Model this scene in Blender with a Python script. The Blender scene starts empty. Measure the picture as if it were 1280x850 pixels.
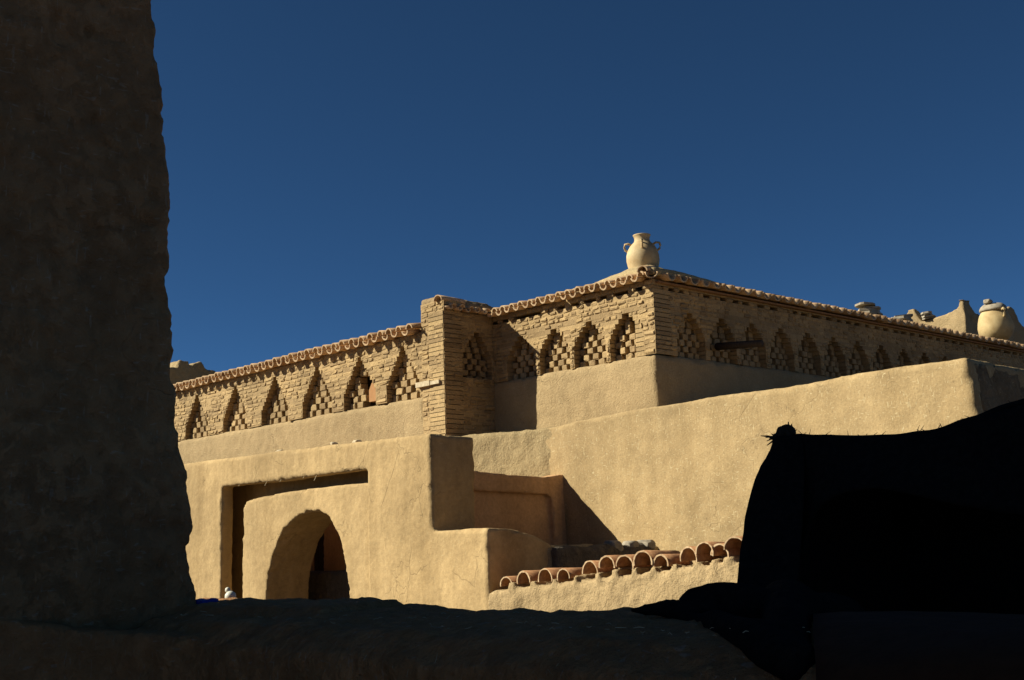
import bpy, bmesh, math, random
from mathutils import Vector, noise
C = bpy.context.scene.collection
PI = math.pi
SUN = Vector((-1, .95, .87)).normalized()          # towards the sun

# ------------------------------------------------------------------ helpers
class MB:
    """collects faces, builds them as one mesh object"""
    def __init__(s): s.v = []; s.f = []; s.rim = set()
    def add(s, vs, fs):
        n = len(s.v); s.v += [tuple(p) for p in vs]; s.f += [tuple(i + n for i in f) for f in fs]
    def box(s, x0, x1, y0, y1, z0, z1):
        vs = [(x, y, z) for x in (x0, x1) for y in (y0, y1) for z in (z0, z1)]
        s.add(vs, [(0,1,3,2),(4,6,7,5),(0,4,5,1),(2,3,7,6),(0,2,6,4),(1,5,7,3)])
    def prism(s, pts, axis, a, b):
        """outline pts (p, z) extruded along axis from a to b; other horizontal axis carries p"""
        q = (lambda p, z, t: (t, p, z)) if axis == 'x' else (lambda p, z, t: (p, t, z))
        n = len(pts)
        vs = [q(p, z, a) for p, z in pts] + [q(p, z, b) for p, z in pts]
        s.add(vs, [tuple(range(n)), tuple(range(2*n-1, n-1, -1))] + [(i, i+n, (i+1) % n + n, (i+1) % n) for i in range(n)])
    def build(s, name, mat, parent=None, smooth=False):
        me = bpy.data.meshes.new(name); me.from_pydata(s.v, [], s.f)
        bm = bmesh.new(); bm.from_mesh(me); bmesh.ops.recalc_face_normals(bm, faces=bm.faces); bm.to_mesh(me); bm.free()
        rim = {tuple(sorted(s.f[i])) for i in s.rim}
        o = link(name, me, mat, parent, smooth)
        if rim:
            me.materials.append(TILE_RIM)
            for p in me.polygons:
                if tuple(sorted(p.vertices)) in rim: p.material_index = 1; p.use_smooth = False
        return o

def link(name, me, mat, parent=None, smooth=False):
    if smooth:
        for p in me.polygons: p.use_smooth = True
    me.materials.clear(); me.materials.append(mat)
    o = bpy.data.objects.new(name, me); C.objects.link(o)
    if parent: o.parent = parent; o.matrix_parent_inverse.translation = -parent.location
    return o

def tag(o, label=None, cat=None, group=None, kind=None):
    if label: o['label'] = label
    if cat: o['category'] = cat
    if group: o['group'] = group
    if kind: o['kind'] = kind
    return o

def thing(name, label, cat, loc=(0, 0, 0), group=None):
    o = bpy.data.objects.new(name, None); C.objects.link(o); o.location = loc; o.empty_display_size = .2
    return tag(o, label, cat, group)

def evaluated(me, mods):
    """mesh after a list of (type, settings) modifiers"""
    o = bpy.data.objects.new('work', me); C.objects.link(o)
    for t, kw in mods:
        m = o.modifiers.new(t, t)
        for k, v in kw.items(): setattr(m, k, v)
    dg = bpy.context.evaluated_depsgraph_get(); dg.update()
    r = bpy.data.meshes.new_from_object(o.evaluated_get(dg), depsgraph=dg)
    bpy.data.objects.remove(o)
    return r

def rough(me, layers, seed=0, chip=0.):
    """push vertices along their normals by layered noise: (amplitude, feature size, mode)"""
    off = Vector((seed * 17.3, seed * 5.1, -seed * 9.7))
    ns = [v.normal.copy() for v in me.vertices]
    for v, n in zip(me.vertices, ns):
        d = 0
        for a, sz, mode in layers:
            p = v.co / sz + off
            x = noise.noise(p)
            if mode == 'pit': x = -max(0, x - .25) * 2
            elif mode == 'lump': x = abs(x) * 2 - .5
            d += a * x
        if chip:
            e = max(abs(n.x), abs(n.y), abs(n.z))
            if e < .985:
                k = min(1, (.985 - e) / .12); p = v.co / .11 + off
                d -= chip * k * (max(0, noise.noise(p) - .05) * 2.2 + .8 * max(0, noise.noise(p * 3.1)))
        v.co += n * d
    me.update()

def mud(name, mb, mat, parent=None, voxel=.035, smooth=4, layers=((.02, .7, ''), (.008, .15, ''), (.003, .05, '')), seed=0, extra=None, chip=.02):
    """hand-plastered earth: union of the pieces, edges rounded, surface uneven"""
    me = bpy.data.meshes.new(name); me.from_pydata(mb.v, [], mb.f)
    bm = bmesh.new(); bm.from_mesh(me); bmesh.ops.recalc_face_normals(bm, faces=bm.faces); bm.to_mesh(me); bm.free()
    r = evaluated(me, [('REMESH', dict(mode='VOXEL', voxel_size=voxel)), ('SMOOTH', dict(factor=.5, iterations=smooth))])
    rough(r, layers, seed, chip)
    if extra:
        bm = bmesh.new(); bm.from_mesh(r)
        me2 = bpy.data.meshes.new('x'); me2.from_pydata(extra.v, [], extra.f)
        b2 = bmesh.new(); b2.from_mesh(me2); bmesh.ops.recalc_face_normals(b2, faces=b2.faces); b2.to_mesh(me2); b2.free()
        bm.from_mesh(me2); bm.to_mesh(r); bm.free()
    return link(name, r, mat, parent, True)

# ------------------------------------------------------------------ materials
def mat(name, rough_=.9):
    m = bpy.data.materials.new(name); m.use_nodes = True
    nt = m.node_tree; b = nt.nodes['Principled BSDF']
    b.inputs['Roughness'].default_value = rough_
    b.inputs['Specular IOR Level'].default_value = .15
    tc = nt.nodes.new('ShaderNodeNewGeometry')
    return m, nt, b, tc.outputs['Position']

def N(nt, t, **kw):
    n = nt.nodes.new(t)
    for k, v in kw.items():
        if k in n.inputs: n.inputs[k].default_value = v
        else: setattr(n, k, v)
    return n

def ramp(nt, src, stops):
    r = nt.nodes.new('ShaderNodeValToRGB'); e = r.color_ramp.elements
    while len(e) < len(stops): e.new(.5)
    for el, (p, c) in zip(e, stops):
        el.position = p; el.color = c if len(c) == 4 else (*c, 1)
    nt.links.new(src, r.inputs[0]); return r.outputs[0]

def mix(nt, fac, a, b, mode='MIX'):
    m = nt.nodes.new('ShaderNodeMix'); m.data_type = 'RGBA'; m.blend_type = mode
    for s, i in ((fac, 0), (a, 6), (b, 7)):
        if hasattr(s, 'node'): nt.links.new(s, m.inputs[i])
        else: m.inputs[i].default_value = s if i == 0 else (*s, 1)[:4]
    return m.outputs[2]

def nz(nt, pos, scale, detail=4, rough_=.55, stretch=None, dist=0):
    n = N(nt, 'ShaderNodeTexNoise', Scale=scale, Detail=detail, Roughness=rough_, Distortion=dist)
    if stretch:
        mp = N(nt, 'ShaderNodeMapping'); mp.inputs['Scale'].default_value = stretch
        nt.links.new(pos, mp.inputs[0]); nt.links.new(mp.outputs[0], n.inputs['Vector'])
    else: nt.links.new(pos, n.inputs['Vector'])
    return n.outputs[0]

G = lambda v: (v, v, v)
def earth(name, base, var=.16, straw=.5, crack=.5, grain=1., streak=.3, fleck=(.52, .42, .24), bump=1., island=False, pitted=0):
    m, nt, b, pos = mat(name, .95)
    lo = tuple(c * (1 - var) for c in base); hi = tuple(min(1, c * (1 + var)) for c in base)
    big = nz(nt, pos, 1.1, 5, .6)
    col = ramp(nt, big, [(.3, lo), (.7, hi)])
    fine = nz(nt, pos, 28 * grain, 5, .7)
    col = mix(nt, .45, col, ramp(nt, fine, [(.3, G(.62)), (.7, G(1.22))]), 'MULTIPLY')
    mid = nz(nt, pos, 7, 4, .6)
    col = mix(nt, .35, col, ramp(nt, mid, [(.35, (.78, .74, .7)), (.65, (1.1, 1.08, 1.05))]), 'MULTIPLY')
    if streak:
        st = nz(nt, pos, 3.2, 4, .6, (1, 1, .12))
        col = mix(nt, streak, col, ramp(nt, st, [(.35, (.72, .68, .62)), (.62, (1.08, 1.06, 1.04))]), 'MULTIPLY')
    h = N(nt, 'ShaderNodeMath', operation='MULTIPLY'); nt.links.new(fine, h.inputs[0]); h.inputs[1].default_value = 1.
    hsum = N(nt, 'ShaderNodeMath', operation='ADD'); nt.links.new(h.outputs[0], hsum.inputs[0])
    hm = N(nt, 'ShaderNodeMath', operation='MULTIPLY'); nt.links.new(mid, hm.inputs[0]); hm.inputs[1].default_value = .8
    nt.links.new(hm.outputs[0], hsum.inputs[1]); height = hsum.outputs[0]
    if straw:                                        # chopped straw: short pale flecks in two directions
        for k, stv in enumerate(((95, 95, 16), (24, 24, 95))):
            s = nz(nt, pos, 1., 1, .5, stv, .6)
            f = ramp(nt, s, [(.68, G(0)), (.735, G(1))])
            fm = N(nt, 'ShaderNodeMath', operation='MULTIPLY'); nt.links.new(f, fm.inputs[0]); fm.inputs[1].default_value = straw
            col = mix(nt, fm.outputs[0], col, fleck)
            s2 = nz(nt, pos, 1., 1, .5, (stv[2] * 1.1, 60, stv[0] * .8), .4)
            f2 = ramp(nt, s2, [(.7, G(0)), (.75, G(1))])
            fm2 = N(nt, 'ShaderNodeMath', operation='MULTIPLY'); nt.links.new(f2, fm2.inputs[0]); fm2.inputs[1].default_value = straw * .7
            col = mix(nt, fm2.outputs[0], col, tuple(c * .45 for c in base))
    if crack:                                        # drying cracks, only in patches
        w = nz(nt, pos, 3, 3, .6)
        va = N(nt, 'ShaderNodeVectorMath', operation='MULTIPLY_ADD')
        cx = N(nt, 'ShaderNodeCombineXYZ')
        for i in range(3): nt.links.new(w, cx.inputs[i])
        nt.links.new(cx.outputs[0], va.inputs[0]); va.inputs[1].default_value = (.55, -.5, .4); nt.links.new(pos, va.inputs[2])
        vo = N(nt, 'ShaderNodeTexVoronoi', feature='DISTANCE_TO_EDGE', Scale=1.9); nt.links.new(va.outputs[0], vo.inputs['Vector'])
        line = ramp(nt, vo.outputs['Distance'], [(.0, G(1)), (.013, G(0))])
        msk = ramp(nt, nz(nt, pos, 1.3, 2), [(.5, G(0)), (.6, G(1))])
        lm = N(nt, 'ShaderNodeMath', operation='MULTIPLY'); nt.links.new(line, lm.inputs[0]); nt.links.new(msk, lm.inputs[1])
        ls = N(nt, 'ShaderNodeMath', operation='MULTIPLY'); nt.links.new(lm.outputs[0], ls.inputs[0]); ls.inputs[1].default_value = crack
        col = mix(nt, ls.outputs[0], col, tuple(c * .3 for c in base))
        hs = N(nt, 'ShaderNodeMath', operation='SUBTRACT'); nt.links.new(height, hs.inputs[0]); nt.links.new(ls.outputs[0], hs.inputs[1]); height = hs.outputs[0]
    if pitted:                                       # crumbled patches in a darker tone
        pa = nz(nt, pos, 16, 8, .72, (1, 1, .8), .3); pb = nz(nt, pos, 2.2, 3)
        pm = N(nt, 'ShaderNodeMath', operation='MULTIPLY'); nt.links.new(ramp(nt, pa, [(.48, G(0)), (.66, G(1))]), pm.inputs[0]); nt.links.new(ramp(nt, pb, [(.35, G(.15)), (.65, G(pitted))]), pm.inputs[1])
        col = mix(nt, pm.outputs[0], col, tuple(c * .5 for c in base))
        hs = N(nt, 'ShaderNodeMath', operation='SUBTRACT'); nt.links.new(height, hs.inputs[0]); nt.links.new(pm.outputs[0], hs.inputs[1]); height = hs.outputs[0]
    if island:
        gi = nt.nodes.new('ShaderNodeNewGeometry')
        col = mix(nt, 1., col, ramp(nt, gi.outputs['Random Per Island'], [(0, (.74, .72, .72)), (.5, (.98, .98, .98)), (1, (1.16, 1.15, 1.1))]), 'MULTIPLY')
    bp = N(nt, 'ShaderNodeBump', Strength=.75 * bump, Distance=.014); nt.links.new(height, bp.inputs['Height'])
    nt.links.new(col, b.inputs['Base Color']); nt.links.new(bp.outputs[0], b.inputs['Normal'])
    return m

def simple(name, c0, c1, scale=14, rough_=.8, bump=.3, stretch=None, dist=.006, island=False):
    m, nt, b, pos = mat(name, rough_)
    n = nz(nt, pos, scale, 5, .65, stretch)
    col = ramp(nt, n, [(.3, c0), (.7, c1)])
    if island:
        gi = nt.nodes.new('ShaderNodeNewGeometry')
        col = mix(nt, 1., col, ramp(nt, gi.outputs['Random Per Island'], [(0, (.62, .58, .56)), (.5, (1, 1, 1)), (1, (1.12, 1.14, 1.16))]), 'MULTIPLY')
    nt.links.new(col, b.inputs['Base Color'])
    bp = N(nt, 'ShaderNodeBump', Strength=bump, Distance=dist); nt.links.new(n, bp.inputs['Height']); nt.links.new(bp.outputs[0], b.inputs['Normal'])
    return m

MUD_SMOOTH = earth('smooth_mud_plaster', (0.390, 0.278, 0.137), straw=.25, crack=.45, grain=.8, streak=.6, bump=.6)
MUD_STRAW = earth('straw_mud_plaster', (0.373, 0.270, 0.137), straw=.75, crack=.35, grain=1.5, streak=.5, bump=.5)
MUD_COARSE = earth('coarse_mud_plaster', (0.332, 0.249, 0.129), straw=.6, crack=.0, grain=1.2, streak=.15, bump=1.6)
MUD_BAND = earth('pebbly_mud_plaster', (.358, .260, .136), straw=.4, crack=.3, grain=1.6, streak=.2, bump=1.4)
MUD_BRICK = earth('mud_brick', (0.365, 0.258, 0.130), var=.22, straw=.25, crack=0, grain=1.3, streak=.2, bump=1., island=True)
MUD_MORTAR = earth('mud_mortar', (0.274, 0.195, 0.104), straw=.1, crack=0, streak=0)
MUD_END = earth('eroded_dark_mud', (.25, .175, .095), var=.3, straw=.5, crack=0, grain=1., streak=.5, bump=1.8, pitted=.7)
SHADE_WALL = earth('shade_dark_rough_wall', (.125, .105, .08), var=.35, straw=.1, crack=0, streak=0, bump=2., pitted=.5)  # terrace front and wall behind the arch: their shade put into the colour
MUD_BOUNCE = earth('bounce_warm_mud_plaster', (.53, .325, .165), straw=.2, crack=.15, streak=.5, bump=.6)  # redder and brighter than other plaster, to carry warm bounced light
MUD_DARK = earth('weathered_dark_mud', (.325, .185, .085), var=.25, straw=.3, crack=.12, pitted=.28, grain=.6, streak=.25, fleck=(.4, .36, .27), bump=1.8)
MUD_GREY = earth('grey_parapet_mud', (.40, .205, .085), var=.25, straw=.25, crack=.0, pitted=.25, grain=1., streak=.1, fleck=(.4, .38, .32), bump=1.6)
MUD_ROOF = earth('roof_mud', (0.390, 0.299, 0.158), straw=.3, crack=.1, streak=0, bump=1.)
GROUND = earth('packed_earth', (.10, .072, .045), straw=.3, crack=0, streak=0)
TILE = simple('terracotta_tile', (.24, .105, .045), (.42, .23, .11), 26, .9, .5, island=True)
TILE_RIM = simple('sun_bright_broken_edge', (.30, .185, .095), (.54, .40, .24), 30, .9, .3)  # broken clay edge, made paler still for the sun facing it
TILE_PALE = simple('dusty_terracotta', (.40, .22, .105), (.62, .45, .26), 18, .88, .4, island=True)
CLAY = simple('buff_clay', (.33, .22, .10), (.53, .42, .24), 6, .75, .35)
CLAY_OLD = simple('weathered_buff_clay', (.33, .23, .105), (.48, .37, .19), 6, .75, .3)
SLATE = simple('grey_flat_stone', (.2, .17, .125), (.36, .31, .23), 12, .9, .5)
PALE_STONE = simple('pale_stone', (.34, .27, .17), (.6, .5, .34), 16, .9, .5)
WOOD = simple('weathered_dark_wood', (.035, .025, .018), (.075, .055, .04), 30, .85, .5, (3, 3, .3))
BEAM_WOOD = simple('brown_eave_board', (.22, .12, .06), (.33, .19, .1), 30, .85, .4)
PANEL_BROWN = simple('brown_panel', (.30, .15, .06), (.36, .19, .08), 14, .8, .2)
BLACK_CLOTH = simple('black_goat_hair_cloth', (.008, .0075, .007), (.018, .016, .014), 60, .95, .6)
SHADE_CLOTH = simple('shade_toned_cloth', (.05, .02, .008), (.075, .031, .013), 30, .95, .5)
ROPE = simple('frayed_rope', (.02, .017, .013), (.045, .036, .026), 60, .95, .4)
WHITE = simple('white_plastic', (.5, .49, .40), (.62, .6, .5), 8, .45, .05)
BLUE = simple('blue_plastic', (.012, .03, .22), (.02, .05, .32), 12, .5, .2)
STRAW = simple('dry_straw', (.32, .27, .17), (.5, .43, .28), 40, .9, .1)
for m_, lim in ((BLACK_CLOTH, .02),): m_.node_tree.nodes['Principled BSDF'].inputs['Specular IOR Level'].default_value = lim

# ------------------------------------------------------------------ brickwork and tiles
def faceA(v, y0):  return lambda s, d, z: (v - d, y0 - s, z)      # sunlit faces, looking towards -x
def faceB(u, x0):  return lambda s, d, z: (x0 + s, u - d, z)      # shaded faces, looking towards -y

def brick(mb, P, s0, s1, d0, d1, z0, z1, rng, j=.005, bmax=.017):
    bev = min(bmax, (s1 - s0) * .25, (z1 - z0) * .33)
    jit = lambda: rng.uniform(-j, j)
    S = [s0, s0 + bev, s1 - bev, s1]; D = [d0, d0 + bev, d1 - bev, d1]; Z = [z0, z0 + bev, z1 - bev, z1]
    tilt = rng.uniform(-.006, .006); twist = rng.uniform(-.006, .006)
    idx = {}; vs = []; k = .55 * bev
    for a in range(4):
        for b in range(4):
            for c in range(4):
                ea, eb, ec = a in (0, 3), b in (0, 3), c in (0, 3)
                if not (ea or eb or ec): continue
                s, d, z = S[a], D[b], Z[c]
                n = ea + eb + ec
                if n >= 2:
                    q = k * (n - 1) * .75
                    if ea: s += q if a == 0 else -q
                    if eb: d += q if b == 0 else -q
                    if ec: z += q if c == 0 else -q
                t = (s - s0) / (s1 - s0) - .5
                idx[a, b, c] = len(vs)
                vs.append(P(s + jit(), d + jit() + twist * t, z + jit() + tilt * t))
    fs = []
    for a in range(3):
        for b in range(3):
            fs += [tuple(idx[q] for q in ((a, b, e), (a+1, b, e), (a+1, b+1, e), (a, b+1, e))) for e in (0, 3)]
            fs += [tuple(idx[q] for q in ((a, e, b), (a+1, e, b), (a+1, e, b+1), (a, e, b+1))) for e in (0, 3)]
            if b >= 0: fs += [tuple(idx[q] for q in ((e, a, b), (e, a+1, b), (e, a+1, b+1), (e, a, b+1))) for e in (3, 0)]
    mb.add(vs, fs)

def block(mb, P, s0, s1, d0, d1, z0, z1):
    vs = [P(s, d, z) for s in (s0, s1) for d in (d0, d1) for z in (z0, z1)]
    mb.add(vs, [(0,1,3,2),(4,6,7,5),(0,4,5,1),(2,3,7,6),(0,2,6,4),(1,5,7,3)])

def half_width(n, z, course):
    """stepped (corbelled) outline of a niche: straight jambs, then one step per course to the apex"""
    hw, zs, zt = n['hw'], n['zs'], n['zt']
    if z < n['zb'] or z > zt: return 0
    if z < zs: return hw
    k = math.floor((z - zs) / course) + 1; tot = max(1, round((zt - zs) / course))
    if k > tot: return 0
    return max(.045, hw * (1 - (k / (tot + .8)) ** n.get('pw', 1.5)))

def brick_band(P, L, z0, z1, niches, rng, course=.068, blen=.16, holes=None, dentil=False, skip=.025):
    """courses of mud brick with stepped niches; returns wall MB and one lattice MB per niche"""
    W = MB(); lats = []
    nrow = round((z1 - z0) / course); ch = (z1 - z0) / nrow
    for k in range(nrow):
        za = z0 + k * ch; zc = za + ch / 2
        cuts = sorted((n['s'] - half_width(n, zc, ch), n['s'] + half_width(n, zc, ch)) for n in niches if half_width(n, zc, ch) > 0)
        ints = []; a = 0
        for c0, c1 in cuts: ints.append((a, max(a, c0))); a = c1
        ints.append((a, L))
        for (a, b) in ints:
            if b - a < .02: continue
            if not (dentil and k == nrow - 2): block(W, P, a, b, -.30, -.009 + rng.uniform(-.005, .004), za - .004, za + ch + .004)
            s = a; first = True
            while s < b - .005:
                w = blen * rng.uniform(.65, 1.25)
                if first and a > 0 : w *= rng.choice((.6, 1.)); 
                first = False
                e = s + w
                if b - e < blen * .4: e = b
                gap = rng.choice((.002, .004, .008, .017))
                gone = rng.random() < skip
                if dentil and k == nrow - 2: gone = (round(s / blen) % 2 == 0); w = blen
                if holes and holes((s + e) / 2, zc): gone = rng.random() < .45
                if not gone:
                    brick(W, P, s + gap * .5, e - gap * .5, -.15, rng.gauss(0, .0035) + rng.choice((0, 0, 0, 0, 0, -.008)), za + rng.uniform(-.002, .004), za + ch - rng.uniform(-.002, .002), rng, .005)
                s = e
    for n in niches:
        B = MB(); c2 = ch * 1.12; z = n['zb'] + .004; row = 0; bw, gp, c2 = n.get('lb', (.10, .052, .075))
        while z + c2 < n['zt'] - .02:
            hw = half_width(n, z + c2 / 2, ch) - .004
            s = n['s'] - hw - rng.uniform(0, .02) - (row % 2) * (bw + gp) / 2
            while s < n['s'] + hw:
                a, b = max(s, n['s'] - hw), min(s + bw * rng.uniform(.9, 1.1), n['s'] + hw)
                ok = b - a > .03 and not (n.get('open') and n['open'](a, b, z, z + c2))
                if ok: brick(B, P, a, b, -.235, -.10 + rng.gauss(0, .008), z - .004, z + c2 - .004, rng, .005, .011)
                s += bw + gp
            z += c2; row += 1
        lats.append(B)
    return W, lats

def tile_arc(mb, origin, ax, up, L, r0, r1, t, convex=True, n=9, arc=PI, rng=None):
    """one curved roof tile: axis ax from origin (front end radius r0, back radius r1)"""
    ax = ax.normalized(); side = ax.cross(up).normalized(); up = side.cross(ax).normalized()
    if not convex: up = -up
    rings = []
    for q in range(4):
        tq = q / 3; c = origin + ax * (L * tq); r = r0 + (r1 - r0) * tq
        for rr in (r, r - t):
            ring = []
            for i in range(n):
                a = (PI - arc) / 2 + arc * i / (n - 1)
                w = 1 + (rng.uniform(-.03, .03) if rng else 0)
                ring.append(c + side * (math.cos(a) * rr * w) + up * (math.sin(a) * rr * w))
            rings.append(ring)
    vs = [p for r in rings for p in r]; fs = []
    I = lambda q, io, i: (q * 2 + io) * n + i
    for q in range(3):
        for i in range(n - 1):
            fs.append((I(q,0,i), I(q+1,0,i), I(q+1,0,i+1), I(q,0,i+1)))
            fs.append((I(q,1,i), I(q,1,i+1), I(q+1,1,i+1), I(q+1,1,i)))
        for i in (0, n - 1): fs.append((I(q,0,i), I(q,1,i), I(q+1,1,i), I(q+1,0,i)))
    for q in (3, 0):
        for i in range(n - 1): fs.append((I(q,0,i), I(q,0,i+1), I(q,1,i+1), I(q,1,i)))
    mb.add(vs, fs); mb.rim |= set(range(len(mb.f) - (n - 1), len(mb.f)))

def eave(P, L, z, rng, pitch=.205, covers=True, out=.12, back=.02, r=.062, slope=.16, cover_set=0.0, zslope=0., s_first=0):
    """row of channel tiles with cover tiles between, sticking out of a wall top"""
    mb = MB(); n = int(L / pitch); p = L / n
    o = Vector(P(0, 0, 0)); outd = (Vector(P(0, 1, 0)) - o).normalized()
    for i in range(n):
        for half, convex in ((.25, False), (.75, True))[:2 if covers else 1]:
            s = s_first + (i + half) * p + rng.uniform(-.006, .006)
            d = out + rng.uniform(-.012, .012) - (cover_set if convex else 0)
            zz = z + r * (1.12 if convex else 1.0) + rng.uniform(-.006, .006)
            ax = -outd + Vector((rng.uniform(-.05, .05), rng.uniform(-.05, .05), slope + rng.uniform(-.03, .03)))
            tile_arc(mb, Vector(P(s, d, zz)), ax, Vector((0, 0, 1)), .38, r * rng.uniform(.94, 1.06), r * .92, .017, convex, 11, PI * 1.0, rng)
    return mb

def soften(mb, name, m, parent):
    return mb.build(name, m, parent, True)

rng = random.Random(7)

def rock(c, size, m, seed, lab, group, amp=.28):
    bm = bmesh.new(); bmesh.ops.create_icosphere(bm, subdivisions=4, radius=1)
    off = Vector((seed * 3.1, seed * 1.7, seed * .9))
    for v in bm.verts:
        p = v.co.copy(); d = 1 + amp * noise.noise(p * 1.1 + off) + amp * .5 * noise.noise(p * 2.7 + off) + amp * .2 * noise.noise(p * 7 + off)
        f = noise.cell(p * 1.3 + off) * amp * .25
        q = p * (d + f * .3); q = Vector([math.copysign(min(abs(a), .82 + .06 * noise.noise(p * 3)), a) for a in q])
        v.co = Vector((c[0] + q.x * size[0], c[1] + q.y * size[1], c[2] + q.z * size[2]))
    me = bpy.data.meshes.new('stone'); bm.to_mesh(me); bm.free()
    return tag(link('stone', me, m, None, True), lab, 'stone', group)

# ------------------------------------------------------------------ setting
g = MB(); g.box(-900, 900, -900, 900, -1, 0)
tag(g.build('ground', GROUND), kind='structure')

# ------------------------------------------------------------------ long wing with stepped niches
V1 = 9.6
wing = thing('mud_brick_wing', 'long sunlit mud brick wing with six stepped niches under a wavy tile edge', 'building', (9.6, 15, 0))
YL = 21.0
m_ = MB(); m_.box(V1, 10.3, 11.99, YL, 0, 3.63); m_.box(V1 + .004, 9.95, 11.62, 12.05, 0, 3.28)
mud('wall', m_, MUD_BAND, wing, .035, 3, ((.016, .8, ''), (.006, .14, ''), (.004, .05, '')), 1)
m_ = MB(); m_.box(V1 + .6, 14, 11.9, YL, 3.55, 4.40); m_.build('inner_wall', MUD_MORTAR, wing)
P = faceA(V1, YL)
def pointed(cs, zb, w, h):
    def f(a, b, z0, z1):
        return b > cs - w - .01 and a < cs + w + .01 and z1 > zb and z0 < zb + h
    return f
ny = [20.3, 19.1, 17.9, 16.68, 15.53, 14.41, 13.38, 12.42]
nich = [dict(s=YL - y, hw=.37 if y > 12.5 else .35, zb=3.63, zs=3.89, zt=4.345, pw=1.05, lb=(.135, .07, .088)) for y in ny]
WIN_S = YL - 13.16; nich[6]['open'] = pointed(WIN_S, 3.70, .15, .3)
wb, lats = brick_band(P, YL - 11.98, 3.63, 4.445, nich, rng, .059, .165)
wb.build('brick_wall', MUD_BRICK, wing)
for y, B in zip(ny, lats): B.build('lattice_niche', MUD_BRICK, wing)
w_ = MB(); pts = [(YL-WIN_S-.15, 3.70), (YL-WIN_S+.14, 3.70), (YL-WIN_S+.14, 3.86), (YL-WIN_S+.08, 3.95), (YL-WIN_S+.0, 4.0), (YL-WIN_S-.09, 3.95), (YL-WIN_S-.15, 3.87)]
w_.prism(pts, 'x', V1 + .11, V1 + .2)  # smooth brown plate fills the pointed opening
tag(w_.build('window', PANEL_BROWN, wing), 'small brown pointed panel in a niche')
e_ = eave(P, YL - 12.02, 4.425, rng, .209, True, .14, r=.066)
e_.build('tile_eave', TILE_PALE, wing, True)
m_ = MB(); m_.box(V1 + .05, 10.4, 12.02, YL, 4.40, 4.50); m_.prism([(9.66, 4.50), (10.0, 4.60), (10.8, 4.64), (13.9, 4.60), (13.9, 4.42), (9.66, 4.42)], 'y', 12.02, YL)
mud('roof', m_, MUD_ROOF, wing, .04, 2, ((.015, .4, ''), (.006, .1, '')), 2)

# ------------------------------------------------------------------ corner house: pier, lit front, long shaded side
V2, U2, UT = 10.42, 8.8, 11.54
house = thing('corner_house', 'mud brick corner house with latticed niches, tile eave and a jar on its corner', 'building', (10.42, 8.8, 0))
# the pier: brick front and brick return
P = faceA(V1 - .012, 12.0)
wb, _ = brick_band(P, .46, 3.05, 4.80, [], rng, .06, .14, skip=.05)
Pr = faceB(UT, V1 - .012)
n_r = [dict(s=.56, hw=.25, zb=3.80, zs=4.12, zt=4.43)]
wr, lr = brick_band(Pr, V2 - V1 + .03, 3.05, 4.66, n_r, rng, .056, .14, skip=.02, holes=lambda s, z: z > 4.5 and z < 4.57)
wb.v += []; n0 = len(wb.v); wb.v += wr.v; wb.f += [tuple(i + n0 for i in f) for f in wr.f]
wb.build('brick_pier', MUD_BRICK, house)
lr[0].build('lattice_niche', MUD_BRICK, house)
m_ = MB(); m_.box(V1 + .06, 10.6, UT + .32, 11.97, 0, 4.82); m_.box(V1 + .06, 10.6, UT + .06, 11.97, 0, 3.78); m_.box(V1 + .06, 10.6, UT + .06, 11.97, 4.5, 4.82); m_.box(V1 + .0, 10.5, 11.66, 12.03, 4.6, 4.88)
mud('pier_cap', m_, MUD_MORTAR, house, .03, 3, ((.015, .3, ''), (.006, .08, '')), 3)
sl = MB(); sl.box(V1 - .05, V1 + .06, 11.80, 12.08, 3.735, 3.80); sl.box(V1 - .045, V1 + .06, 11.62, 11.79, 3.74, 3.785)
o_ = evaluated(bpy.data.meshes.new('a'), []) ; sl.build('stone_slab', PALE_STONE, house)
# plaster below the lattice, lit front then shaded side
m_ = MB(); m_.box(V2, 11.2, U2 + .0, UT + .1, 0, 3.80); m_.box(V2 - .012, 11, U2 - .012, UT + .1, 0, 3.60)
m_.box(V2 + .1, 20.0, U2, U2 + .5, 0, 3.80); m_.box(V2 + .1, 20.0, U2 - .012, U2 + .5, 0, 3.60)
mud('wall', m_, MUD_BAND, house, .04, 3, ((.012, .8, ''), (.006, .14, ''), (.004, .05, '')), 4)
m_ = MB(); m_.box(V2 + .6, 19.9, U2 + .6, 11.5, 3.6, 4.60); m_.build('inner_wall', MUD_MORTAR, house)
P = faceA(V2, UT + .05)
n_a = [dict(s=UT + .05 - y, hw=.265, zb=3.80, zs=4.09, zt=4.38) for y in (11.03, 10.43, 9.83, 9.24)]
def holes_a(s, z):
    t = min(abs(abs(s - n['s']) - .3) for n in n_a)
    return 4.22 < z < 4.42 and t < .14
wa, la = brick_band(P, UT + .05 - U2, 3.80, 4.655, n_a, rng, .054, .125, holes=holes_a, dentil=True)
Pb = faceB(U2, V2 + .012)
n_b = [dict(s=11.07 - V2 + .606 * i, hw=.262, zb=3.80, zs=4.09, zt=4.38) for i in range(15)]
def holes_b(s, z):
    t = min(abs(abs(s - n['s']) - .3) for n in n_b)
    return 4.22 < z < 4.42 and t < .14
wbb, lb = brick_band(Pb, 19.95 - V2, 3.80, 4.655, n_b, rng, .054, .125, holes=holes_b, dentil=True)
wa.build('brick_wall', MUD_BRICK, house); wbb.build('brick_wall', MUD_BRICK, house)
for B in la + lb: B.build('lattice_niche', MUD_BRICK, house)
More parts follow.
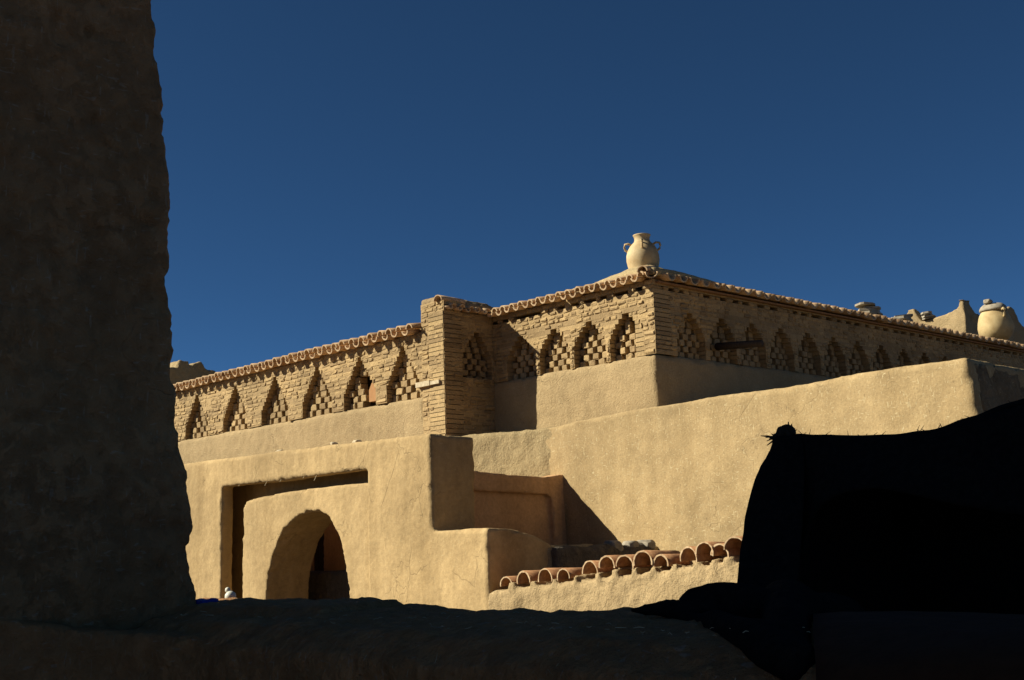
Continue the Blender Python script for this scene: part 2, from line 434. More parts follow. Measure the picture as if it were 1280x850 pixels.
# eaves: front, side, pier return
eave(faceA(V2, UT - .06), UT - .06 - U2 - .02, 4.63, rng, .165, True, .14, r=.052).build('tile_eave', TILE_PALE, house, True)
eave(faceB(U2, V2 + .12), 19.9 - V2, 4.63, rng, .205, False, .17, r=.080, slope=.2).build('tile_eave', TILE_PALE, house, True)
eave(faceB(UT, V1 + .01), V2 - V1 - .1, 4.665, rng, .14, True, .09, r=.044, cover_set=.03).build('tile_eave', TILE_PALE, house, True)
for org, ax, L_, ra, rb, cv in (((V2 - .11, U2 - .10, 4.71), (.7, .75, .2), .35, .075, .07, False), ((V2 - .14, U2 + .02, 4.73), (1, .25, .2), .35, .07, .06, True),
                               ((V1 - .06, UT + .05, 4.79), (1, .12, .02), .45, .075, .07, True), ((19.75, U2 - .16, 4.70), (1, .1, .0), .5, .06, .055, True)):
    ct = MB(); tile_arc(ct, Vector(org), Vector(ax), Vector((0, 0, 1)), L_, ra, rb, .013, cv, 9, PI, rng)
    ct.build('corner_tile', TILE_PALE, house, True)
bd = MB(); bd.box(V2 + .06, 19.9, U2 - .05, U2 + .2, 4.615, 4.634); bd.build('eave_board', BEAM_WOOD, house)
# mud roof: rises behind the tiles and swells into a mound under the jar
def roof_z(x, y):
    dx, dy = x - V2, y - U2
    e = min(max(dx, 0), max(dy, 0)); z = 4.74 + .10 * min(1, e / .45) + .02 * noise.noise(Vector((x * 2, y * 2, 3)))
    rr = math.hypot(x - 10.75, y - 9.2)
    return z + .185 * math.exp(-rr / .36)
rf = MB(); step = .06
def sheet(mb, x0, x1, y0, y1, st):
    nx, nyy = max(1, round((x1 - x0) / st)), max(1, round((y1 - y0) / st)); vs = []; fs = []
    for i in range(nx + 1):
        for j in range(nyy + 1):
            x, y = x0 + (x1 - x0) * i / nx, y0 + (y1 - y0) * j / nyy
            vs.append((x, y, roof_z(x, y) + .008 * noise.noise(Vector((x * 9, y * 9, 1)))))
    for i in range(nx):
        for j in range(nyy): a = i * (nyy + 1) + j; fs.append((a, a + nyy + 1, a + nyy + 2, a + 1))
    n = len(vs); vs += [(x, y, 4.70) for x, y, z in vs]
    fs += [tuple(q + n for q in reversed(f)) for f in fs]
    B = [i * (nyy + 1) for i in range(nx + 1)], [i * (nyy + 1) + nyy for i in range(nx + 1)], list(range(nyy + 1)), [nx * (nyy + 1) + j for j in range(nyy + 1)]
    for ln in B:
        for a, b in zip(ln, ln[1:]): fs.append((a, b, b + n, a + n))
    mb.add(vs, fs)
sheet(rf, V2 - .03, 13.0, U2 - .06, 13.5, .06)
sheet(rf, 12.99, 20.0, U2 - .06, 13.5, .15)
rf.build('roof', MUD_ROOF, house, True)

# ------------------------------------------------------------------ gateway wall with recess and arch
gate = thing('gateway_wall', 'smooth sunlit mud wall with a square recess around a dark archway', 'wall', (7.5, 11.5, 0))
V0, VR = 7.5, 7.56
front = MB()
front.prism([(17.5, 0), (13.34, 0), (13.33, 2.53), (10.34, 2.525), (10.33, 2.0), (10.36, 0), (9.26, 0), (9.27, 2.81), (10.2, 2.83), (12, 2.86), (14.2, 2.885), (17.5, 2.9)], 'x', V0, V0 + .17)
front.prism([(17.5, 0), (14.1, 0), (14.1, 2.66), (10.34, 2.66), (10.33, 2.0), (10.36, 0), (9.26, 0), (9.27, 2.80), (17.5, 2.88)], 'x', V0 + .14, 8.07)
arch = [(12.72, 0), (12.70, 1.26), (12.66, 1.46), (12.58, 1.64), (12.48, 1.80), (12.36, 1.94), (12.20, 2.05), (12.02, 2.125), (11.80, 2.16), (11.58, 2.15), (11.40, 2.075), (11.28, 1.96), (11.18, 1.81), (11.11, 1.63), (11.06, 1.43), (11.03, 1.22), (11.0, 0)]
arch = [(y * .9755, (z - 1.65) * .9755 + 1.65 if z else 0) for y, z in arch]
# a panel with the arch stands in the recess; dark gaps stay open above it and at its left
front.prism([(12.98, 0), (12.955, 1.34), (12.925, 2.22), (12.90, 2.30), (12.83, 2.345), (12.45, 2.37), (11.87, 2.385), (11.44, 2.405), (10.98, 2.41), (10.41, 2.41), (10.2, 2.41), (10.2, 0)] + arch[::-1], 'x', VR, 8.07)
front.prism([(17.5, 0)] + arch + [(9.9, 0), (9.9, 2.78), (17.5, 2.8)], 'x', 7.96, 8.14)
front.prism([(7.5, 0), (7.5, 1.865), (7.85, 1.845), (8.15, 1.77), (8.36, 1.69), (8.36, 0)], 'y', 8.47, 9.4)
mud('wall', front, MUD_SMOOTH, gate, .024, 1, ((.014, .8, ''), (.006, .2, ''), (.0035, .06, '')), 5)
iw = MB(); iw.box(8.44, 8.6, 9.9, 13.9, 0, 1.485)  # its dark material holds the shade inside the archway
tag(mud('low_wall', iw, SHADE_WALL, gate, .03, 2, ((.012, .4, ''), (.006, .1, '')), 7), 'low wall toned dark for its shade, seen through the archway')
iw = MB(); iw.box(8.75, 9.05, 13.27, 17, 0, 2.3); iw.box(8.75, 9.05, 10.2, 13.0, 0, 2.3); iw.box(8.9, 9.58, 12, 15, 2.2, 2.34); iw.box(8.95, 9.05, 12.95, 13.3, 0, 2.25)  # includes an unseen roof box, added to darken the slot
mud('inner_wall', iw, MUD_BOUNCE, gate, .035, 2, ((.012, .4, ''), (.005, .1, '')), 8)
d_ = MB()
for k in range(3): d_.box(8.80, 8.83, 12.98 + .1 * k, 13.075 + .1 * k, 0, 2.25)  # dark sheet added where the slot lies in shade
tag(d_.build('slot_shade', WOOD, gate), 'dark planks standing in for the shaded slot deep inside the archway')
lt = MB()
for y, dz, dx, ln in ((12.30, 0, .01, .05), (11.98, -.004, .0, .03), (11.5, .006, -.01, .02), (11.28, 0, .012, .055), (12.9, 0, 0, .02)):
    lt.add([(V0 + dx, y, 2.535), (V0 + dx, y + .005, 2.535), (V0 + dx + .004, y, 2.535), (V0 - .012, y + .014, 2.535 - ln), (V0 - .012, y + .017, 2.535 - ln), (V0 - .009, y + .014, 2.535 - ln)],
           [(0, 1, 2), (3, 5, 4), (0, 3, 4, 1), (1, 4, 5, 2), (2, 5, 3, 0)])
tag(lt.build('straw', STRAW, gate), kind='stuff')
for y, w, h, lab in ((12.15, .07, .022, 'flat pale chip on the gateway ledge, farthest from the brick pier'), (11.05, .035, .03, 'small round pale stone on the middle of the gateway ledge'),
                     (10.62, .055, .02, 'thin pale chip on the gateway ledge nearest the brick pier')):
    rock((V0 + .09, y, 2.845 + (y - 10) * .012), (.05, w, h), PALE_STONE, int(y * 10), lab, 'pale stones on the gateway ledge')

# ------------------------------------------------------------------ plain straw-plastered house at the right
plain = thing('plain_mud_house', 'big blank sunlit mud house wall flecked with straw in front of the corner house', 'building', (9.9, 6.8, 0))
m_ = MB()
m_.prism([(4.84, 0), (4.83, 2.65), (4.89, 3.15), (5.6, 3.16), (7.2, 3.13), (8.4, 3.13), (9.3, 3.10), (9.98, 3.065), (10.35, 3.06), (10.35, 0)], 'x', 9.9, 10.33)
m_.box(10.2, 18, 4.86, 8.7, 0, 3.14)
mud('wall', m_, MUD_STRAW, plain, .035, 1, ((.022, 1.0, ''), (.006, .16, ''), (.004, .05, '')), 9)
m_ = MB(); m_.box(9.9, 10.33, 9.9, 11.5, 0, 3.0)
y0, y1, x0, x1 = 9.6, 11.53, 9.985, 9.65
m_.v = [(x0, y0, 0), (x1, y1, 0), (10.33, y1, 0), (10.33, y0, 0), (x0, y0, 3.05), (x1, y1, 3.075), (10.33, y1, 3.07), (10.33, y0, 3.05)]
m_.f = [(0, 1, 2, 3), (4, 5, 6, 7), (0, 1, 5, 4), (1, 2, 6, 5), (2, 3, 7, 6), (3, 0, 4, 7)]
tag(mud('side_wall', m_, MUD_COARSE, plain, .035, 3, ((.02, .6, ''), (.012, .12, ''), (.006, .05, '')), 10), 'rougher, darker plaster at the left end')

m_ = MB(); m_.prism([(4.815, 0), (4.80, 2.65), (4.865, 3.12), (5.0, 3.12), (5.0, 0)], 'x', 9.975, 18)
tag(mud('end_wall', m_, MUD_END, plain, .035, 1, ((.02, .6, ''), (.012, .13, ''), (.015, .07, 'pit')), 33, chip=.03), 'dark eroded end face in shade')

alc = thing('alcove_wall', 'shaded wall, warm bounced light in its colour, with a sunken panel beside the blank sunlit wall', 'wall', (9, 9.83, 0))
m_ = MB(); m_.prism([(8.0, 1.5), (8.0, 2.51), (8.6, 2.51), (9.2, 2.475), (9.6, 2.46), (9.94, 2.50), (9.94, 1.5), (9.74, 1.5), (9.70, 2.22), (9.62, 2.26), (8.0, 2.31), ], 'y', 9.83, 10.05)
m_.prism([(8.0, 0), (8.0, 2.5), (9.94, 2.45), (9.94, 0)], 'y', 9.90, 10.05)
mud('wall', m_, MUD_BOUNCE, alc, .022, 3, ((.012, .5, ''), (.004, .1, '')), 11)

ter = thing('terrace_wall', 'low dark earth retaining wall in shade behind the loose roof tiles', 'wall', (9, 8.45, 0))
m_ = MB(); m_.box(8.25, 9.95, 8.45, 9.9, 0, 1.655); m_.box(8.25, 9.0, 8.45, 8.7, 0, 1.69)
mud('wall', m_, MUD_COARSE, ter, .035, 2, ((.03, .3, ''), (.012, .1, '')), 12)
m_ = MB(); m_.box(8.3, 9.7, 8.38, 8.5, 0, 1.67)  # slab added in front, the terrace wall's shade in its colour
tag(mud('shade_facing', m_, SHADE_WALL, ter, .03, 2, ((.03, .25, ''), (.015, .09, '')), 34), 'rough facing coloured dark for the shade')
for i, (x, y, r, lab) in enumerate(((9.20, 8.47, .10, 'rough stone lying left on the terrace wall behind the tiles'), (9.44, 8.45, .085, 'rounded stone lying in the middle on the terrace wall'), (9.66, 8.42, .095, 'stone lying on the terrace wall against the sunlit wall'))):
    rock((x, y, 1.66), (r, r * 1.1, r * .7), SLATE, 20 + i, lab, 'stones on the terrace wall')

# ------------------------------------------------------------------ low wall with loose roof tiles
low = thing('low_tiled_wall', 'low sunlit wall of crumbling mud topped by a row of loose tiles', 'wall', (7.5, 7, 0))
m_ = MB(); m_.prism([(8.52, 0), (8.50, 1.29), (8.2, 1.31), (7.6, 1.36), (7.0, 1.405), (6.4, 1.46), (5.9, 1.50), (5.66, 1.51), (5.60, 1.46), (5.57, 0)], 'x', V0 + .002, 7.95)
ty = [8.27, 8.03, 7.74, 7.50, 7.22, 6.99, 6.79, 6.58, 6.40, 6.14, 5.96, 5.83, 5.66]
tz = lambda y: 1.30 + (8.4 - y) * .083
for i in range(len(ty) - 1):                        # crumbly lumps of mortar between the tiles
    y = (ty[i] + ty[i+1]) / 2; z = tz(y)
    m_.box(7.76, 7.95, ty[i + 1] - .02, ty[i] + .02, z - .2, z + .085)  # unseen backing, added to keep the tile hollows dark
    m_.box(V0 + .0, 7.9, y - .035, y + .035, z - .1, z + .03 + rng.uniform(-.015, .015))
mud('wall', m_, MUD_BAND, low, .02, 3, ((.02, .3, ''), (.014, .09, ''), (.005, .035, '')), 13)
m_.v += []
words = ['small cracked clay tile at the left end of the row on the low wall', 'flat broad clay tile second from the left end of the tile row',
 'clay tile third from the left in the row on the low wall', 'narrow clay tile fourth from the left, before the big dark one', 'big clay tile with dark hollow, fifth from the left in the row',
 'raised clay tile sixth from the left with its inside lit', 'dark hollow clay tile seventh from the left in the row', 'large clay tile eighth from the left in the row',
 'narrow clay tile ninth from the left, sunk in the mortar', 'broad clay tile tenth from the left, turned to the right', 'tall set clay tile third from the right end of the row',
 'dark hollow clay tile second from the right end of the row', 'highest clay tile at the right end of the row']
rad = [.085, .10, .105, .085, .11, .092, .098, .108, .088, .105, .092, .095, .105]
lift = [0, .015, .005, 0, .015, .05, .03, .035, .005, .02, .05, .02, .045]
for i, y in enumerate(ty):
    mb = MB(); r = rad[i] * .95
    tile_arc(mb, Vector((0, 0, 0)), Vector((1, rng.uniform(-.16, .10), rng.uniform(.0, .05))), Vector((rng.uniform(-.1, .1), rng.uniform(-.2, .2), 1)), .42, r, r * .85, rng.uniform(.010, .015), True, 17, PI * 1.12, rng)
    o = mb.build('roof_tile', TILE, None, True); o.location = (V0 + .01 + rng.uniform(-.03, .03), y, tz(y) + .03 + lift[i])
    tag(o, words[i], 'roof tile', 'loose curved tiles on the low wall')
# ------------------------------------------------------------------ jars
def lathe(mb, prof, n=40, wob=.0, seed=0):
    vs = []; fs = []
    for k, (r, z) in enumerate(prof):
        for i in range(n):
            a = 2 * PI * i / n; w = 1 + wob * noise.noise(Vector((math.cos(a) * 1.3, math.sin(a) * 1.3, z * 5 + seed)))
            vs.append((r * w * math.cos(a), r * w * math.sin(a), z))
    m = len(prof)
    for k in range(m - 1):
        for i in range(n): fs.append((k*n+i, k*n+(i+1)%n, (k+1)*n+(i+1)%n, (k+1)*n+i))
    fs.append(tuple(range(n-1, -1, -1))); fs.append(tuple((m-1)*n+i for i in range(n)))
    mb.add(vs, fs)
def tube(mb, pts, rad, n=8):
    pts = [Vector(p) for p in pts]; vs = []; fs = []
    for i, p in enumerate(pts):
        t = (pts[min(i+1, len(pts)-1)] - pts[max(i-1, 0)]).normalized()
        a = t.cross(Vector((0, 0, 1))); a = a if a.length > .05 else t.cross(Vector((1, 0, 0))); a.normalize(); b = t.cross(a)
        r = rad[i] if isinstance(rad, (list, tuple)) else rad
        for k in range(n): q = 2*PI*k/n; vs.append(p + a*math.cos(q)*r + b*math.sin(q)*r)
    for i in range(len(pts)-1):
        for k in range(n): fs.append((i*n+k, i*n+(k+1)%n, (i+1)*n+(k+1)%n, (i+1)*n+k))
    fs.append(tuple(range(n-1, -1, -1))); fs.append(tuple((len(pts)-1)*n+k for k in range(n)))
    mb.add(vs, fs)

jar = thing('clay_jar', 'pale four handled clay jar standing on the corner of the tiled roof', 'jar', (10.75, 9.2, 4.86))
J = MB()
prof = [(.138, -.03), (.150, .02), (.168, .08), (.177, .14), (.175, .20), (.160, .26), (.134, .31), (.104, .345), (.088, .362), (.082, .385), (.083, .41), (.090, .432), (.096, .44), (.096, .449), (.084, .45), (.074, .43), (.07, .38), (.07, .36)]
prof = [(r_ * 1.11, z_) for r_, z_ in prof]; lathe(J, prof, 40, .03, 1)
ob = J.build('jar_body', CLAY, jar, True); ob.matrix_parent_inverse.identity()
for k in range(4):
    a = math.radians(-132 + 90 * k - 8); hd = MB()
    # loop standing out from the shoulder
    c, s = math.cos(a), math.sin(a)
    loop = [(.118, .325), (.165, .352), (.205, .345), (.214, .31), (.205, .275), (.168, .245), (.150, .245)]
    tube(hd, [(r * c, r * s, z) for r, z in loop], .0138, 8)
    h = hd.build('handle', CLAY, jar, True); h.matrix_parent_inverse.identity()

big = thing('storage_jar', 'large weathered clay jar with a stone lid near the far end of the roof', 'jar', (20.4, 9.5, 4.98))
J = MB()
prof = [(.17, 0), (.22, .03), (.285, .12), (.305, .22), (.292, .32), (.268, .40), (.262, .41), (.25, .44), (.22, .49), (.195, .52), (.17, .53)]
lathe(J, prof, 40, .05, 2); ob = J.build('jar_body', CLAY_OLD, big, True); ob.matrix_parent_inverse.identity()
for a in (-122, 58):
    hd = MB(); a = math.radians(a); c, s = math.cos(a), math.sin(a)
    tube(hd, [(r * c, r * s, z) for r, z in ((.24, .50), (.285, .52), (.318, .49), (.318, .44), (.30, .39), (.275, .37))], .02, 8)
    h = hd.build('handle', CLAY_OLD, big, True); h.matrix_parent_inverse.identity()
L_ = MB(); lathe(L_, [(.2, .515), (.24, .52), (.235, .555), (.21, .60), (.16, .64), (.09, .655)], 24, .1, 5)
ob = L_.build('lid', SLATE, big, True); ob.matrix_parent_inverse.identity()
rock((20.25, 9.52, 5.655), (.085, .08, .045), SLATE, 31, 'small grey stone on top of the storage jar lid', None)

# ------------------------------------------------------------------ flat stones on the roof, spout
def slabs(x, y, z, n, size, sd, lab):
    r = random.Random(sd); mb = MB()
    for k in range(n):
        w = size * r.uniform(.8, 1.15) * (1 - .06 * k); h = r.uniform(.022, .04); cx, cy = x + r.uniform(-.3, .3) * size, y + r.uniform(-.2, .2) * size
        p = [(cx + w * rr * math.cos(t), cy + w * .7 * rr * math.sin(t)) for t, rr in ((q * PI / 4 + r.uniform(-.25, .25), r.uniform(.8, 1.1)) for q in range(8))]
        tl, t2 = r.uniform(-.16, .16), r.uniform(-.1, .1)
        zz = lambda px, py: z + (px - cx) * tl + (py - cy) * t2
        vs = [(px, py, zz(px, py)) for px, py in p] + [(px * .97 + cx * .03, py * .97 + cy * .03, zz(px, py) + h) for px, py in p]
        mb.add(vs, [tuple(range(7, -1, -1)), tuple(range(8, 16))] + [(i, (i+1) % 8, (i+1) % 8 + 8, i + 8) for i in range(8)])
        z += h + .006
    o = mb.build('stone_stack', SLATE); tag(o, lab, 'stones', 'flat stones stacked along the roof')
slabs(15.86, 9.3, 4.83, 6, .26, 1, 'tallest stack of flat stones on the roof, above the middle of the shaded side')
slabs(16.80, 9.3, 4.86, 4, .24, 2, 'low stack of flat stones on the roof between the tall stack and the ruined tower')

sp = MB(); tube(sp, [(11.63, 8.86, 3.99), (11.62, 8.6, 3.965), (11.61, 8.20, 3.93)], [.046, .045, .041], 10)
tag(sp.build('water_spout', WOOD, None, True), 'dark wooden spout jutting from the shaded niches of the corner house', 'spout')

# ------------------------------------------------------------------ ruined walls behind
ruin = thing('ruined_tower', 'sunlit ruined earth tower with horned corners behind the storage jar', 'tower', (24, 12, 0))
m_ = MB()
m_.prism([(11.78, 0), (11.78, 6.50), (11.80, 6.56), (11.86, 6.50), (12.0, 6.38), (12.35, 6.28), (12.75, 6.24), (12.86, 6.36), (12.94, 6.54), (13.08, 6.52), (13.18, 6.36), (13.2, 0)], 'x', 24, 24.3)
m_.prism([(24, 0), (24.0, 6.56), (24.2, 6.54), (24.40, 6.33), (24.67, 6.27), (25.7, 6.36), (25.95, 6.56), (26.15, 6.64), (26.32, 6.58), (26.5, 6.36), (26.7, 6.25), (27.5, 6.2), (27.5, 0)], 'y', 11.78, 11.92)
mud('wall', m_, MUD_BAND, ruin, .04, 1, ((.04, .5, ''), (.015, .15, '')), 14)
slabs(24.12, 12.68, 6.26, 4, .2, 3, 'stack of flat stones lodged on the ruined tower behind its left horn')
r2 = thing('ruined_wall', 'broken dark earth wall top rising behind the left end of the long wing', 'wall', (12.8, 24, 0))
m_ = MB(); m_.prism([(10, 0), (10, 5.6), (12.0, 5.78), (12.42, 5.80), (12.47, 5.98), (12.69, 5.98), (12.715, 5.62), (12.77, 5.62), (12.79, 5.93), (13.0, 5.98), (13.1, 5.84), (13.35, 5.80), (13.6, 5.70), (14.3, 5.5), (15, 5.3), (15, 0)], 'y', 24, 24.5)
mud('wall', m_, MUD_COARSE, r2, .04, 1, ((.04, .4, ''), (.02, .12, '')), 15)

# ------------------------------------------------------------------ foreground: tall wall, parapet
tall = thing('tall_mud_wall', 'tall rough mud wall in deep shade filling the left side', 'wall', (1.5, 3.8, 0))
m_ = MB()
edge = [(1.725, 4.1), (1.725, 3.52), (1.755, 3.24), (1.775, 2.9), (1.785, 2.69), (1.805, 2.42), (1.805, 2.29), (1.828, 2.11), (1.872, 1.88), (1.89, 1.78), (1.873, 1.68), (1.882, 1.62), (1.905, 1.555), (1.9, .9)]
m_.prism([(.75, .9), (.75, 4.1)] + edge, 'y', 3.52, 3.80)
big_ = MB(); big_.box(-5.5, .8, 3.54, 3.8, 0, 7.2); big_.box(.79, 1.72, 3.58, 3.78, 4.0, 7.2); big_.box(.79, 1.95, 3.56, 3.78, 0, 1)  # unseen extension left and up, added to shade the foreground
mud('wall', m_, MUD_DARK, tall, .014, 3, ((.022, .37, ''), (.008, .16, ''), (.005, .07, ''), (.005, .03, ''), (.02, .12, 'pit'), (.012, .04, 'pit'), (.005, .02, '')), 16, big_, .006)

par = thing('parapet', 'low dark mud parapet with straw in shade across the bottom', 'wall', (2, 1, 0))
m_ = MB(); m_.prism([(1.62, 0), (1.66, 1.42), (1.74, 1.475), (1.9, 1.50), (2.15, 1.50), (2.25, 1.44), (2.28, 0)], 'y', -.2, 3.85)
m_.prism([(1.7, 1.3), (1.85, 1.52), (2.1, 1.525), (2.24, 1.3)], 'y', 2.75, 3.83)
n0 = len(m_.v); tri = [(1.68, 3.6), (1.68, 3.05), (1.50, 3.36), (1.15, 3.6)]        # mud heaped in the corner with the tall wall
m_.v += [(x, y, 0) for x, y in tri] + [(x + .06 * (i == 2), y, 1.45 + .10 * (i == 3)) for i, (x, y) in enumerate(tri)]
m_.f += [(0 + n0, 1 + n0, 2 + n0, 3 + n0), (4 + n0, 5 + n0, 6 + n0, 7 + n0)] + [(i + n0, (i + 1) % 4 + n0, (i + 1) % 4 + 4 + n0, i + 4 + n0) for i in range(4)]
big_ = MB(); big_.box(1.66, 2.26, -3, -.15, 0, 1.46)
mud('wall', m_, MUD_GREY, par, .016, 3, ((.014, .5, ''), (.010, .14, ''), (.008, .05, ''), (.004, .02, '')), 17, big_, .006)
st = MB(); r = random.Random(5)
for i in range(240):
    y = r.uniform(1.2, 3.45); top = r.random() < .55
    if top: p = Vector((r.uniform(1.66, 2.15), y, 1.492 + .012 * r.random())); d = Vector((r.uniform(-1, 1), r.uniform(-1, 1), r.uniform(-.1, .25)))
    else: p = Vector((1.645, y, r.uniform(1.15, 1.44))); d = Vector((r.uniform(-.25, .05), r.uniform(-1, 1), r.uniform(-.8, .8)))
    d.normalize(); L = r.uniform(.005, .022); q = p + d * L; w = Vector((0, 0, .0007)) if top else Vector((0, .0007, .0005))
    k = Vector((.0006, 0, 0)); m1 = (p + q) / 2 + Vector((0, 0, r.uniform(-.003, .004)))
    st.add([p - w, p + w, m1 - w, m1 + w, q - w * .5, q + w * .5, p + k, m1 + k, q + k], [(0, 2, 3, 1), (2, 4, 5, 3), (1, 3, 7, 6), (3, 5, 8, 7), (0, 6, 7, 2), (2, 7, 8, 4)])
tag(st.build('straw', STRAW, par), kind='stuff')

# small rubbish on the parapet
bt = thing('white_bottle', 'small round white plastic bottle on the parapet beside the tall wall', 'bottle', (2.135, 3.725, 1.515))
B_ = MB(); lathe(B_, [(.012, 0), (.020, .005), (.024, .016), (.022, .028), (.014, .036), (.008, .040)], 20, .06, 3); ob = B_.build('bottle_body', WHITE, bt, True); ob.matrix_parent_inverse.identity(); 
B_ = MB(); lathe(B_, [(.006, .036), (.010, .040), (.0115, .047), (.009, .054), (.003, .058)], 16, .03, 4); ob = B_.build('bottle_cap', WHITE, bt, True); ob.matrix_parent_inverse.identity(); ob.location = (-.006, .006, 0)
bt.scale = (.8, .8, .8); bt.rotation_euler = (math.radians(-14), 0, 0)
for (x, y, z, w, sd, lab) in ((2.10, 3.665, 1.508, .018, 1, 'crumpled blue plastic scrap under the white bottle'), (1.93, 3.52, 1.52, .028, 2, 'small blue plastic scrap in the corner by the tall wall')):
    s_ = MB(); s_.box(x - w, x + w, y - w, y + w, z - .008, z + .010)
    tag(mud('plastic_scrap', s_, BLUE, None, .006, 3, ((.012, .03, ''),), 40 + sd), lab, 'scrap', 'blue plastic scraps on the parapet')

# ------------------------------------------------------------------ black tent
tent = thing('black_tent', 'black cloth tent with a knotted corner pole in deep shade at the right', 'tent', (2.95, 1.6, 0))
def cloth(name, rows, m, parent, th=.012, sub=6, amp=.012, sd=0):
    """smooth sheet through rows of control points, given real thickness"""
    vs = [Vector(p) for r in rows for p in r]; nr, nc = len(rows), len(rows[0])
    fs = [(i*nc+j, i*nc+j+1, (i+1)*nc+j+1, (i+1)*nc+j) for i in range(nr-1) for j in range(nc-1)]
    me = bpy.data.meshes.new(name); me.from_pydata([tuple(v) for v in vs], [], fs)
    me = evaluated(me, [('SUBSURF', dict(levels=3, render_levels=3, subdivision_type='CATMULL_CLARK', boundary_smooth='PRESERVE_CORNERS'))])
    rough(me, ((amp, .25, ''), (amp * .35, .06, '')), sd)
    me = evaluated(me, [('SOLIDIFY', dict(thickness=th, offset=0))])
    return link(name, me, m, parent, True)
top = [(2.955, 2.035, 1.945), (2.945, 1.93, 1.94), (2.935, 1.81, 1.922), (2.94, 1.62, 1.912), (2.93, 1.48, 1.93), (2.92, 1.31, 1.96), (2.89, 1.12, 1.985), (2.85, .6, 2.06), (2.8, 0, 2.1)]
opn = [(2.93, 1.985, 1.60), (2.89, 1.92, 1.73), (2.86, 1.82, 1.77), (2.84, 1.68, 1.79), (2.86, 1.51, 1.73), (2.86, 1.31, 1.69), (2.83, 1.15, 1.68), (2.8, .6, 1.67), (2.78, 0, 1.67)]
midr = [tuple((a + b) / 2 for a, b in zip(p, q)) for p, q in zip(top, opn)]
cloth('front_valance', [top, midr, opn], BLACK_CLOTH, tent, .012, sd=1)
bk = [(p[0] + .95, p[1] + .5 if i == 0 else p[1] + .2 if i == 1 else p[1], p[2] - .02 - .04 * (i == 0)) for i, p in enumerate(top)]
md = [tuple((a + b) / 2 - (.05 if k == 2 else 0) for k, (a, b) in enumerate(zip(p, q))) for p, q in zip(top, bk)]
cloth('roof_cloth', [top, md, bk], BLACK_CLOTH, tent, .014, sd=2)
bot = [(p[0] - .05, p[1], .1) for p in bk]; mb2 = [tuple((a + b) / 2 for a, b in zip(p, q)) for p, q in zip(bk, bot)]
cloth('back_cloth', [bk, mb2, bot], BLACK_CLOTH, tent, .014, sd=3)
fl = [(2.955, 2.055, 1.95), (2.935, 2.062, 1.91), (2.885, 2.080, 1.85), (2.83, 2.075, 1.76), (2.775, 2.065, 1.65), (2.725, 2.045, 1.56), (2.64, 2.0, 1.47), (2.58, 1.95, 1.3), (2.55, 1.9, .9)]
fr = [(2.95, 1.97, 1.94), (2.93, 1.95, 1.90), (2.91, 1.94, 1.84), (2.86, 1.92, 1.73), (2.81, 1.91, 1.60), (2.77, 1.89, 1.54), (2.70, 1.865, 1.46), (2.63, 1.81, 1.3), (2.6, 1.75, .9)]
fm = [tuple((a + b) / 2 - (.03 if k == 0 else 0) for k, (a, b) in enumerate(zip(p, q))) for p, q in zip(fl, fr)]
cloth('side_flap', [fl, fm, fr], BLACK_CLOTH, tent, .012, sd=4)
fb = [(p[0] + 1.25, p[1] + .2, p[2]) for p in fl]; fmm = [tuple((a + b) / 2 for a, b in zip(p, q)) for p, q in zip(fl, fb)]
cloth('side_cloth', [fl, fmm, fb], BLACK_CLOTH, tent, .012, sd=5)
rows = [[(x, x * .659 + .02 - (x * .659 + 1.2) * k / 5, z + (.012 if k % 2 else 0)) for k in range(6)] for x, z in ((2.31, 1.42), (2.2, 1.495), (2.0, 1.512), (1.8, 1.503), (1.67, 1.475), (1.615, 1.40), (1.60, 1.2), (1.59, .95))]
cloth('shade_drape', rows, SHADE_CLOTH, tent, .008, amp=.010, sd=6)  # sheet added over the parapet, its colour holding the tent's shade
k_ = MB()
r = random.Random(11)
for i in range(5):
    c = Vector((2.955, 2.035 + r.uniform(-.02, .02), 1.95 + r.uniform(-.008, .012))); rr = .012 + .006 * r.random(); ax = Vector((r.gauss(0, 1), r.gauss(0, 1), r.gauss(0, .6))).normalized(); u_ = ax.orthogonal().normalized(); w_ = ax.cross(u_)
    tube(k_, [c + u_ * math.cos(t * PI / 8) * rr + w_ * math.sin(t * PI / 8) * rr for t in range(17)], .010, 6)
k_.build('rope_knot', ROPE, tent, True); k_ = MB()
for cl, base, n_ in ((Vector((0, .9, .15)), (2.955, 2.055, 1.952), 14), (Vector((0, -.15, 1)), (2.955, 2.02, 1.965), 10), (Vector((0, .5, -.5)), (2.955, 2.06, 1.945), 6)):
    for i in range(n_):
        c = Vector(base) + Vector((r.gauss(0, .006), r.gauss(0, .006), r.gauss(0, .004))); d = (cl + Vector((r.gauss(0, .4), r.gauss(0, .4), r.gauss(0, .4)))).normalized()
        tube(k_, [c, c + d * .010, c + d * r.uniform(.014, .032) + Vector((0, 0, -.004))], [.0036, .0028, .0010], 4)
for i in range(26):
    t = r.random() * 5; a = Vector(top[int(t)]).lerp(Vector(top[int(t) + 1]), t % 1)
    c = a + Vector((0, 0, .004)); d = Vector((r.uniform(-.3, .3), r.uniform(-1, 1), r.uniform(.1, .7))).normalized()
    tube(k_, [c, c + d * .010, c + d * r.uniform(.012, .026)], [.0012, .0009, .0005], 4)
tag(k_.build('frayed_edge', ROPE, tent, True), kind='stuff')
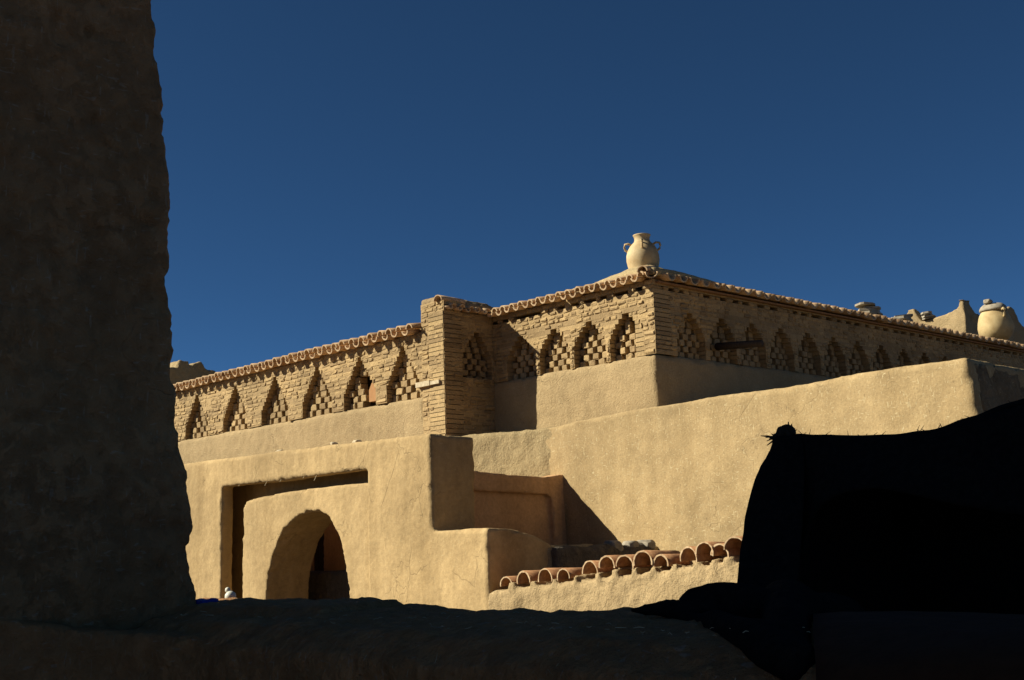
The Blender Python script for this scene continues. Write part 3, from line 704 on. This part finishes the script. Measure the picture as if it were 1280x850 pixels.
# bundled cloth lying over the parapet
bun = MB()
tube(bun, [(1.93, 1.735, 1.518), (1.97, 1.68, 1.522), (2.02, 1.62, 1.52), (2.09, 1.55, 1.50), (2.2, 1.5, 1.46)], [.006, .018, .022, .034, .05], 14)
tube(bun, [(2.02, 1.68, 1.525), (2.03, 1.655, 1.54), (2.05, 1.61, 1.545), (2.07, 1.55, 1.53), (2.12, 1.50, 1.50), (2.4, 1.55, 1.45), (2.62, 1.85, 1.40)], [.012, .024, .03, .036, .05, .08, .09], 14)
tube(bun, [(2.0, 1.66, 1.50), (1.88, 1.47, 1.495), (1.78, 1.31, 1.48), (1.71, 1.215, 1.465), (1.68, 1.165, 1.455)], [.02, .03, .036, .036, .028], 14)
tube(bun, [(1.70, 1.17, 1.46), (1.85, 1.29, 1.49), (2.0, 1.40, 1.505), (2.3, 1.60, 1.50)], [.03, .04, .05, .07], 14)
o = mud('cloth_bundle', bun, BLACK_CLOTH, None, .010, 6, ((.010, .12, ''), (.003, .04, '')), 50, None, 0)
tag(o, 'black cloth bundle slumped over the parapet at the foot of the tent', 'cloth')

# ------------------------------------------------------------------ camera, light, sky
cam = bpy.data.cameras.new('camera'); co = bpy.data.objects.new('camera', cam); C.objects.link(co)
pitch, roll, yaw = math.radians(9.85), math.radians(1.9), math.radians(47.0077)
fw = Vector((math.cos(yaw) * math.cos(pitch), math.sin(yaw) * math.cos(pitch), math.sin(pitch)))
r0 = Vector((math.sin(yaw), -math.cos(yaw), 0)); u0 = r0.cross(fw)
rt = r0 * math.cos(roll) - u0 * math.sin(roll); up = r0 * math.sin(roll) + u0 * math.cos(roll)
from mathutils import Matrix
M = Matrix((rt, up, -fw)).transposed().to_4x4(); M.translation = (0, 0, 1.65); co.matrix_world = M
cam.sensor_width = 36; cam.lens = 1515 / 1280 * 36; cam.clip_end = 3000; cam.clip_start = .05
bpy.context.scene.camera = co

sun = bpy.data.lights.new('sun', 'SUN'); so = bpy.data.objects.new('sun', sun); C.objects.link(so)
sun.energy = 5; sun.angle = math.radians(.5); sun.color = (1, .95, .80)
so.rotation_euler = SUN.to_track_quat('Z', 'Y').to_euler()

w = bpy.data.worlds.new('World'); bpy.context.scene.world = w; w.use_nodes = True
nt = w.node_tree; bg = nt.nodes['Background']; sky = nt.nodes.new('ShaderNodeTexSky'); sky.sky_type = 'NISHITA'
sky.sun_disc = False; sky.sun_elevation = math.asin(SUN.z); sky.sun_rotation = math.atan2(SUN.x, SUN.y)
sky.altitude = 2200; sky.air_density = .42; sky.dust_density = .0; sky.ozone_density = 10
nt.links.new(mix(nt, 1.0, sky.outputs[0], (.90, 1.07, .90), 'MULTIPLY'), bg.inputs[0]); bg.inputs[1].default_value = .05

sc = bpy.context.scene
sc.view_settings.view_transform = 'Standard'; sc.view_settings.look = 'None'; sc.view_settings.gamma = 1; sc.view_settings.use_curve_mapping = False
sc.view_settings.exposure = .85
sc.render.resolution_x = 1024; sc.render.resolution_y = 680
sc.render.engine = 'CYCLES'; sc.cycles.max_bounces = 8; sc.cycles.diffuse_bounces = 5
